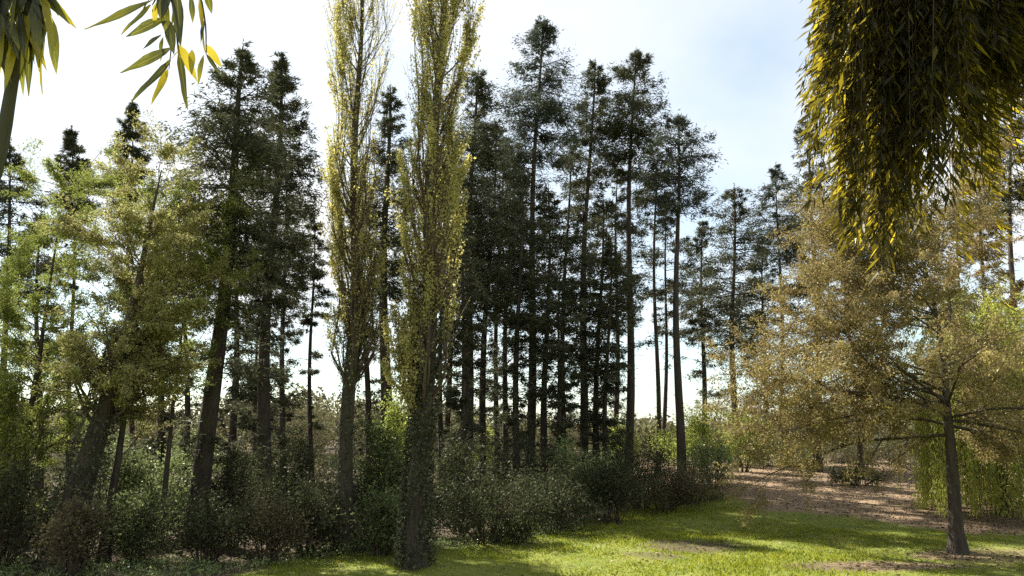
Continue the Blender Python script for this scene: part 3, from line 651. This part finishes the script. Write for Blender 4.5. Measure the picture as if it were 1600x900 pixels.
SH = [  # u vtop Y width mat n label
 (20, 640, 24, 130, 'spring_green', 7000, 'fresh green shrub at the left edge in front of the leaning trunks', dict(L=.09)),
 (15, 760, 22.5, 150, 'laurel', 6000, 'low dark shrub in the bottom left corner', {}),
 (130, 800, 21.5, 130, 'bramble', 5000, 'low brown bramble at the foot of the thick leaning trunk', dict(L=.08)),
 (195, 715, 27, 110, 'rhodo', 6000, 'glossy grey-green shrub right of the leaning trunks', {}),
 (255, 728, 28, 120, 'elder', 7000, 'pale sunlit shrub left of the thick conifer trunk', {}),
 (225, 790, 24, 150, 'rhodo', 7000, 'low grey-green shrub in front of the pale sunlit one', {}),
 (370, 728, 27, 110, 'laurel', 6000, 'dark glossy shrub right of the thick conifer trunk', {}),
 (330, 800, 23.5, 140, 'laurel', 6000, 'low dark shrub hiding the thick conifer trunk foot', {}),
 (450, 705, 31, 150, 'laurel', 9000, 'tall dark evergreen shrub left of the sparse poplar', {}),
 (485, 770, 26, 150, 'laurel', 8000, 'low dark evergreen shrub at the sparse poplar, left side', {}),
 (425, 800, 24, 120, 'bramble', 4500, 'brown-tinged low bramble before the dark evergreen shrubs', dict(L=.08)),
 (592, 700, 27.5, 125, 'rhodo', 10000, 'silvery grey-green sunlit shrub between the two poplars', dict(L=.12)),
 (600, 790, 25, 110, 'rhodo', 6000, 'lower silvery shrub at the fuller poplar, left side', dict(L=.11)),
 (615, 650, 31, 70, 'yellow_shrub', 4500, 'yellow-green bush peering above the silvery shrub', {}),
 (720, 710, 30, 130, 'laurel', 8000, 'dark shrub right of the ivy-clad poplar trunk', {}),
 (760, 760, 27.5, 180, 'laurel', 9000, 'low dark shrub spreading right of the ivy-clad trunk', {}),
 (800, 690, 35, 140, 'laurel', 8000, 'tall dark shrub behind the low spreading one', {}),
 (812, 815, 27, 50, 'rhodo', 1800, 'small grey shrub catching light at the lawn edge', {}),
 (860, 765, 30.5, 170, 'laurel', 9000, 'low black-green shrub left of the pale leafy one', {}),
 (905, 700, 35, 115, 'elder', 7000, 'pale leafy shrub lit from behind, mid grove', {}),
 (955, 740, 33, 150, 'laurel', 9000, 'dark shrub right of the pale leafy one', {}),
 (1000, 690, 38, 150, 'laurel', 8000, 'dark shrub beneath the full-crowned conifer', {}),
 (1035, 748, 37, 130, 'bramble', 7500, 'brownish shrub at the tip of the bright lawn', dict(L=.09)),
 (1112, 685, 45, 90, 'elder', 7500, 'pale green shrub beneath the clean bare trunk', {}),
 (1085, 752, 40, 110, 'bramble', 6000, 'rusty low shrub beside the mulch', dict(L=.09)),
 (1085, 638, 52, 130, 'yellow_shrub', 9000, 'bright yellow-green bush behind the clean bare trunk', dict(L=.14)),
 (1160, 650, 54, 120, 'yellow_shrub', 8000, 'bright yellow-green bush right of the clean bare trunk', dict(L=.14)),
 (985, 655, 56, 100, 'yellow_shrub', 4500, 'green-gold bush behind the full-crowned conifer trunk', dict(L=.14)),
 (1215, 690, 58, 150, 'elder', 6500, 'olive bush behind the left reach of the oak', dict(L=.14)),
 (1340, 735, 46, 90, 'laurel', 4500, 'dark low shrub on the mulch under the oak', {}),
 (1440, 700, 54, 160, 'bramble', 6000, 'brown thicket behind the oak trunk', dict(L=.12)),
 (1290, 710, 62, 140, 'bramble', 5000, 'brown thicket at the back of the mulch', dict(L=.13)),
 (465, 640, 68, 150, 'wood_far', 6500, 'olive brown bush seen far between the left trunks', dict(L=.18)),
 (225, 655, 66, 120, 'wood_far', 5500, 'olive bush far behind the slim trunks', dict(L=.18)),
 (170, 680, 58, 90, 'elder', 4500, 'light green bush far behind the leaning trunks', dict(L=.15)),
 (300, 680, 60, 110, 'elder', 5000, 'light green bush far behind the thick conifer trunk', dict(L=.15)),
 (745, 665, 60, 80, 'yellow_shrub', 4500, 'yellow bush glimpsed between trunks right of the ivy-clad one', dict(L=.15)),
 (880, 672, 66, 140, 'wood_far', 5500, 'low brown-olive bush far in mid grove', dict(L=.18)),
]
for i_, s_ in enumerate(SH): shrub(*s_[:7], seed=i_, **s_[7])

# ---------------------------------------------------------------- far wood, read as one mass
g = np.random.default_rng(77)
cl = []
for k in range(420):
    X_ = g.uniform(-150, 150); Y_ = g.uniform(105, 165)
    u_ = 800 + X_ / Y_ * F_PX
    top = np.interp(u_, [-200, 0, 250, 420, 520, 620, 800, 950, 1150, 1300, 1500, 1700], [10, 11, 10, 13, 13, 11, 8, 6.5, 8, 10, 12, 12]) * g.uniform(.55, 1.0) * (Y_ / 130) ** .5
    n = 260; C = g.normal(0, 1, (n, 3)); C = unit(C) * g.random((n, 1)) ** .4 * np.array([4.2, 3.0, top * .5]) + np.array([X_, Y_, top * .5 + max(0, .012 * (Y_ - 140))])
    cl.append(C)
C = np.concatenate(cl); n = len(C)
V, Q_ = leaf_quads(C, unit(g.normal(0, 1, (n, 3))), g.uniform(.5, 1.2, n), g.uniform(.4, .8, n), g, .3)
tag(obj('distant_wood', mesh_quads('distant_wood', V, Q_), M['wood_far']), 'olive brown line of far woodland behind the grove', 'woodland', kind='stuff')

n0 = 3600; x0 = g.uniform(-62, 62, n0); y0 = 25 + 79 * g.random(n0) ** 1.25
k = (np.abs(x0) < y0 * .85) & ~((x0 > 7) & (y0 < 64)) & (y0 > np.interp(x0, EDGE[:, 0], EDGE[:, 1]) + 2.2); x0, y0 = x0[k], y0[k]; n0 = len(x0); per = 42
hs = np.repeat(g.uniform(.5, 1.9, n0) * (.7 + .3 * wob(x0, y0, .4, 31)), per); C = np.repeat(np.stack([x0, y0, ground_z(x0, y0)], 1), per, 0); n = len(C)
C = C + g.normal(0, 1, (n, 3)) * np.array([.7, .7, 0]); C[:, 2] += np.abs(g.random(n) ** .7) * hs + .03
L = g.uniform(.14, .34, n)
V, Q_ = leaf_quads(C, unit(g.normal(0, 1, (n, 3)) + np.array([0, 0, .3])), L, L * .6, g, .3)
tag(obj('understorey_vegetation', mesh_quads('understorey_vegetation', V, Q_), M['scrub']), 'brambly scrub covering the floor deep in the grove', 'scrub', kind='stuff')

# ---------------------------------------------------------------- grass, litter, ground plants
n = 260000
x = g.uniform(-20, 24, n); y = 17 + 28 * g.random(n) ** 1.5
k = g.random(n) < grass_mask(x, y) ** 1.3 * np.clip(.6 + .6 * wob(x, y, 1.5, 21), .15, 1); x, y = x[k], y[k]; n = len(x)
C = np.stack([x, y, ground_z(x, y) - .01], 1); h = g.uniform(.04, .11, n) * np.clip(1 + .8 * wob(x, y, 1.6, 22), .4, 2.4) * np.where(g.random(n) < .04, 2.0, 1)
D = unit(np.stack([g.normal(0, .45, n), g.normal(0, .45, n), np.ones(n)], 1)); sd = perp_to(D, g) * (.010 + .0005 * y)[:, None]
V = np.stack([C - sd, C + sd, C + D * h[:, None]], 1).reshape(-1, 3)
tag(obj('grass', mesh_quads('grass', V, np.arange(3 * n).reshape(n, 3)), M['grass_blade']), 'mown sunlit grass of the glade', 'grass', kind='stuff')
n = 70000
x = g.uniform(-20, 30, n); y = 17 + 45 * g.random(n) ** 1.4
gm = grass_mask(x, y); k = g.random(n) < (1.02 - gm) * (.35 + .65 * mulch_mask(x, y)) + .035 + .10 * np.clip(wob(x, y, .8, 40), 0, 1); x, y = x[k], y[k]; n = len(x)
C = np.stack([x, y, ground_z(x, y) + .012], 1); D = unit(np.stack([g.normal(0, 1, n), g.normal(0, 1, n), g.normal(0, .3, n)], 1)); L = g.uniform(.05, .16, n)
V, Q_ = leaf_quads(C, D, L, L * .6, g, .4)
tag(obj('leaf_litter', mesh_quads('leaf_litter', V, Q_), M['litter']), 'dry brown fallen leaves and bark chips on the woodland floor', 'leaf litter', kind='stuff')
# low ground plants along the shady edge of the lawn
n0 = 520; x0 = g.uniform(-17, 9, n0); y0 = np.interp(x0, EDGE[:, 0], EDGE[:, 1]) + g.normal(.6, .9, n0)
y0 = np.where(x0 < EDGE[0, 0], g.uniform(20.5, 24, n0), y0)
per = 34; C = np.repeat(np.stack([x0, y0, ground_z(x0, y0)], 1), per, 0); n = len(C); sc_ = np.repeat(g.uniform(.5, 1.5, n0), per)
off = np.abs(g.normal(0, 1, (n, 3))) * np.array([0, 0, .13]) + g.normal(0, 1, (n, 3)) * np.array([.2, .2, .03]); C = C + off * sc_[:, None]; C[:, 2] += .02
D = unit(g.normal(0, 1, (n, 3)) + np.array([0, 0, .2])); L = g.uniform(.05, .12, n)
V, Q_ = leaf_quads(C, D, L, L * .6, g)
tag(obj('undergrowth', mesh_quads('undergrowth', V, Q_), M['elder']), 'low leafy ground cover along the shaded lawn edge', 'undergrowth', kind='stuff')

# ---------------------------------------------------------------- hanging foliage close to the camera
def lance(name, mat, bend, fold=.18, K=7):
    """one long pointed leaf, 1 long, 1 wide, with a keel and a bend"""
    t_ = np.linspace(0, 1, K); w = .5 * (np.sin(np.pi * t_ ** .75) ** .85); w[0] = .04; w[-1] = 0.01
    V = []
    for tt_, ww in zip(t_, w): e1, e2 = .05 * math.sin(tt_ * 9 + bend * 40), .05 * math.sin(tt_ * 8 + 2 + bend * 30); V += [(tt_, -ww * (1 + e1), -bend * tt_ ** 2 + fold * .12 + e1 * .5), (tt_, .03 * math.sin(tt_ * 3 + bend * 20), -bend * tt_ ** 2), (tt_, ww * (1 + e2), -bend * tt_ ** 2 + fold * .12 + e2 * .5)]
    Q_ = []
    for i in range(K - 1):
        for s_ in (0, 1): a = 3 * i + s_; Q_.append((a, a + 1, a + 4, a + 3))
    me_ = mesh_quads(name, np.array(V), np.array(Q_)); me_.materials.append(mat); me_.polygons.foreach_set('use_smooth', np.ones(len(me_.polygons), bool))
    return me_
from mathutils import Matrix
def leaf_matrix(base, d, nrm, L, w):
    d = Vector(d).normalized(); nv_ = Vector(nrm); nv_ = (nv_ - d * nv_.dot(d)).normalized(); s_ = nv_.cross(d)
    m_ = Matrix.Identity(4)
    for r in range(3):
        m_[r][0] = d[r] * L; m_[r][1] = s_[r] * w; m_[r][2] = nv_[r] * min(L, w * 3); m_[r][3] = base[r]
    return m_

# left: two leaf bunches on an arching stem
x0, y0 = -2.55, 2.25; z0 = float(ground_z(x0, y0)); B0 = np.array([x0, y0, z0])
TB = thing('bay_tree', B0, 'long-leaved young tree hanging dark and yellow leaves into the top left corner', 'tree')
g = np.random.default_rng(9)
YB = 1.95
stem_pts = np.array([B0 + [0, 0, -.1], B0 + [.05, 0, .8], at(-60, 420, 2.15), at(2, 240, 2.12), at(20, 120, 2.1), at(50, -30, 2.1), at(110, -130, 2.0)]) - B0
tt_ = np.linspace(0, 1, len(stem_pts)); u_ = np.linspace(0, 1, 24)
path = np.stack([np.interp(u_, tt_, stem_pts[:, i]) for i in range(3)], 1)
for _ in range(2): path[1:-1] = (path[:-2] + path[1:-1] * 2 + path[2:]) / 4
V, Q_ = bark_tube(path, np.linspace(.034, .009, 24), 10, g, .06); obj('trunk', mesh_quads('trunk', V, Q_), M['oak_bark'], TB, True)
def twig(pts, r=.006):
    pts = np.array(pts) - B0; u = np.linspace(0, 1, 10); tk = np.linspace(0, 1, len(pts))
    pa = np.stack([np.interp(u, tk, pts[:, i]) for i in range(3)], 1); pa[1:-1] = (pa[:-2] + pa[1:-1] * 2 + pa[2:]) / 4
    V, Q_ = tubes(pa[None], np.linspace(r, r * .4, 10)[None], 6); obj('branch', mesh_quads('branch', V, Q_), M['twig'], TB, True)
top_ = path[-1] + B0
twig([top_, at(190, -110, 1.95), at(262, -40, YB), at(274, 30, YB), at(279, 82, YB)])
twig([at(274, 30, YB), at(268, 70, YB), at(264, 108, YB)], .003)
twig([at(262, -40, YB), at(312, -15, YB), at(322, 40, YB), at(322, 84, YB)], .004)
twig([at(262, -40, YB), at(245, -5, YB), at(238, 8, YB)], .004)
twig([at(50, -30, 2.1), at(62, 10, 2.08), at(76, 26, 2.06)], .004)
twig([at(35, 30, 2.1), at(38, 50, 2.07), at(42, 60, 2.05)], .004)
LV = [lance('bay_leaf', M['bay'], .10), lance('bay_leaf', M['bay'], .02), lance('bay_leaf', M['bay'], -.06)]
LY = [lance('bay_leaf_yellow', M['bay_yellow'], .12), lance('bay_leaf_yellow', M['bay_yellow'], .0)]
def place_leaf(b, e, w, yel, Yd):
    p0 = at(*b, Yd + g.uniform(-.02, .02)); p1 = at(*e, Yd + g.uniform(-.06, .06)); d = p1 - p0; L = np.linalg.norm(d)
    nrm = np.array([g.normal(0, .45), -1, g.normal(.3, .45)])
    me_ = (LY if yel else LV)[g.integers(2 if yel else 3)]
    o = obj('leaf', me_, None, TB)
    if yel: o['label'] = 'yellowed leaf among the green ones'
    o.matrix_local = leaf_matrix(p0 - B0, d, nrm, L, w * Yd / F_PX * 1.12)
BL = [((240, 0), (135, 48), 16, 0), ((236, 8), (188, 55), 14, 0), ((258, 28), (195, 56), 16, 0), ((252, 54), (222, 75), 9, 0), ((270, 74), (190, 116), 17, 0), ((267, 95), (204, 160), 16, 0),
 ((263, 108), (237, 164), 13, 1), ((280, 82), (293, 172), 15, 0), ((279, 70), (308, 124), 15, 1), ((312, -6), (321, 82), 13, 1), ((322, 70), (347, 106), 12, 1), ((299, -5), (301, 36), 9, 0), ((322, -14), (331, 22), 11, 0),
 ((250, -20), (262, 60), 17, 0), ((276, -10), (282, 72), 18, 0), ((262, 30), (273, 88), 15, 0), ((318, 86), (307, 134), 10, 0), ((280, 80), (258, 100), 9, 1), ((268, -20), (250, 28), 16, 0), ((285, -20), (268, 40), 14, 0),
 ((245, -20), (222, 18), 12, 0), ((322, 84), (345, 118), 6, 0), ((300, 78), (300, 118), 11, 1), ((255, 58), (248, 96), 12, 0), ((244, 4), (240, 40), 9, 1), ((320, 30), (312, 66), 8, 0)]
for b, e, w, yv in BL: place_leaf(b, e, w, yv, YB)
AL = [((80, 26), (88, 116), 16, 0), ((60, 26), (67, 148), 14, 1), ((44, 44), (46, 152), 13, 0), ((30, 50), (35, 150), 12, 0), ((20, 40), (14, 96), 14, 1), ((50, 20), (58, 110), 12, 1), ((74, 12), (66, 70), 11, 0), ((40, -10), (78, 12), 10, 0),
 ((30, 30), (12, 130), 15, 0), ((10, 20), (4, 120), 16, 0), ((24, 60), (6, 140), 12, 1)]
for k in range(68):
    b = (g.uniform(-40, 72), g.uniform(-60, 45)); a = g.normal(0, .35)
    ln = g.uniform(50, 105); AL.append((b, (b[0] + ln * math.sin(a), b[1] + ln * math.cos(a)), g.uniform(11, 17), int(g.random() < .16)))
for b, e, w, yv in AL: place_leaf(b, e, w, yv, 2.06)

# right: a heavy curtain of narrow leaves hung from a limb of a tree that stands just outside the frame
x0, y0 = 5.6, 5.6; z0 = float(ground_z(x0, y0)); B1 = np.array([x0, y0, z0])
TR = thing('weeping_tree', B1, 'dense weeping curtain of narrow dark leaves with sunlit yellow edge, top right', 'tree')
g = np.random.default_rng(19)
def smooth_path(pts, K=24, it=2):
    pts = np.array(pts); tk = np.linspace(0, 1, len(pts)); u = np.linspace(0, 1, K)
    pa = np.stack([np.interp(u, tk, pts[:, i]) for i in range(3)], 1)
    for _ in range(it): pa[1:-1] = (pa[:-2] + pa[1:-1] * 2 + pa[2:]) / 4
    return pa
tp = smooth_path([B1 + [0, 0, -.15], B1 + [-.05, 0, 2.5], B1 + [.05, .05, 5.0], B1 + [.3, .1, 8.0]]) - B1
V, Q_ = bark_tube(tp, np.interp(np.linspace(0, 1, 24), [0, .6, .85, 1], [.16, .10, .045, .008]), 12, g, .08); obj('trunk', mesh_quads('trunk', V, Q_), M['oak_bark'], TR, True)
hub = at(1400, -210, 4.9)
lp = smooth_path([tp[15] + B1, tp[18] + B1 + [-.7, -.2, .6], at(1560, -190, 5.0), hub, at(1290, -120, 4.8)]) - B1
V, Q_ = bark_tube(lp, np.linspace(.075, .018, 24), 8, g, .06); obj('limb', mesh_quads('limb', V, Q_), M['oak_bark'], TR, True)
TIPU = [1240, 1262, 1290, 1330, 1370, 1410, 1440, 1500, 1530, 1560, 1640, 1760]
TIPV = [285, 335, 355, 395, 450, 425, 370, 350, 350, 195, 180, 200]
paths = []
for k in range(70):                                            # each hanging bough carries a sheaf of shoots with its own end
    ue = g.uniform(1262, 1545) if k < 46 else g.uniform(1528, 1665)
    ve = np.interp(ue, TIPU, TIPV) * (1 - .55 * g.random() ** 1.8); dep = 4.9 + g.normal(0, .42)
    us = np.clip(1420 + (ue - 1420) * (.66 if ue < 1540 else .95), 1300, 1740); vs_ = -150 + g.normal(0, 30)
    s0 = lp[np.argmin(np.abs(800 + (lp[:, 0] + x0) / (lp[:, 1] + y0) * 1000 - (us * .9 + 80)))] + B1
    for q_ in range(9):
        f_ = 1 if q_ == 0 else g.uniform(.35, .97); vq = vs_ + (ve - vs_) * f_
        uq = us + (ue - us) * f_ ** 1.3 + g.normal(0, 20) * (q_ > 0); dq = dep + g.normal(0, .07)
        pa = smooth_path([s0, at(us, vs_, dep), at(us + (uq - us) * .62, (vs_ + vq) / 2, (dep + dq) / 2), at(uq, vq - 14, dq)], 12, 1)
        paths.append(pa - B1)
for k in range(7):                                             # the tree's other limbs, reaching away from the glade
    a_ = [.2, -.9, -2.0, 1.3, 2.0, .8, -.3][k]; i_ = 13 + k; b_ = tp[i_] + B1; r_ = 2.4 - .22 * k
    e_ = b_ + np.array([math.cos(a_) * r_, math.sin(a_) * r_, .9])
    lq = smooth_path([b_, (b_ + e_) / 2 + [0, 0, .55], e_ + [0, 0, -.1]], 12, 2) - B1
    V, Q_ = tubes(lq[None], np.linspace(.045, .012, 12)[None], 7); obj('limb', mesh_quads('limb', V, Q_), M['oak_bark'], TR, True)
    for q_ in range(16):
        o_ = lq[g.integers(4, 12)] + B1; dr = g.uniform(.8, 2.4); sd_ = g.normal(0, .28, 2)
        paths.append(smooth_path([o_, o_ + [sd_[0] * .7, sd_[1] * .7, -.1], o_ + [sd_[0], sd_[1], -dr * .5], o_ + [sd_[0] * 1.2, sd_[1] * 1.2, -dr]], 12, 1) - B1)
ns = len(paths)
P = np.array(paths); R = np.linspace(.010, .0018, 12)[None].repeat(ns, 0)
V, Q_ = tubes(P, R, 3); stuff(obj('branchwork', mesh_quads('stems', V, Q_), M['twig'], TR))
nl = 112000
C, tan, j = on_paths(P, nl, g, .22, 1.0, .85)
C = C + g.normal(0, .028, (nl, 3))
sdv = perp_to(tan, g)
# shoots on the flanks flare outward
out_ = C[:, :1] + x0 - at(1420, 200, 4.8)[0]
D = unit(tan * .5 + sdv * .55 + np.array([0, 0, -.5]) + np.concatenate([out_ * .8, np.zeros((nl, 2))], 1))
L = g.uniform(.05, .135, nl) * g.choice([.7, 1, 1.35], nl); Wd = L * g.uniform(.12, .20, nl)
# the 300 that face the camera nearest are leaves of their own, the rest is one mass
vis = np.argsort(C[:, 1] + .25 * g.random(nl) - .25 * (out_[:, 0] < -.35))[:300]
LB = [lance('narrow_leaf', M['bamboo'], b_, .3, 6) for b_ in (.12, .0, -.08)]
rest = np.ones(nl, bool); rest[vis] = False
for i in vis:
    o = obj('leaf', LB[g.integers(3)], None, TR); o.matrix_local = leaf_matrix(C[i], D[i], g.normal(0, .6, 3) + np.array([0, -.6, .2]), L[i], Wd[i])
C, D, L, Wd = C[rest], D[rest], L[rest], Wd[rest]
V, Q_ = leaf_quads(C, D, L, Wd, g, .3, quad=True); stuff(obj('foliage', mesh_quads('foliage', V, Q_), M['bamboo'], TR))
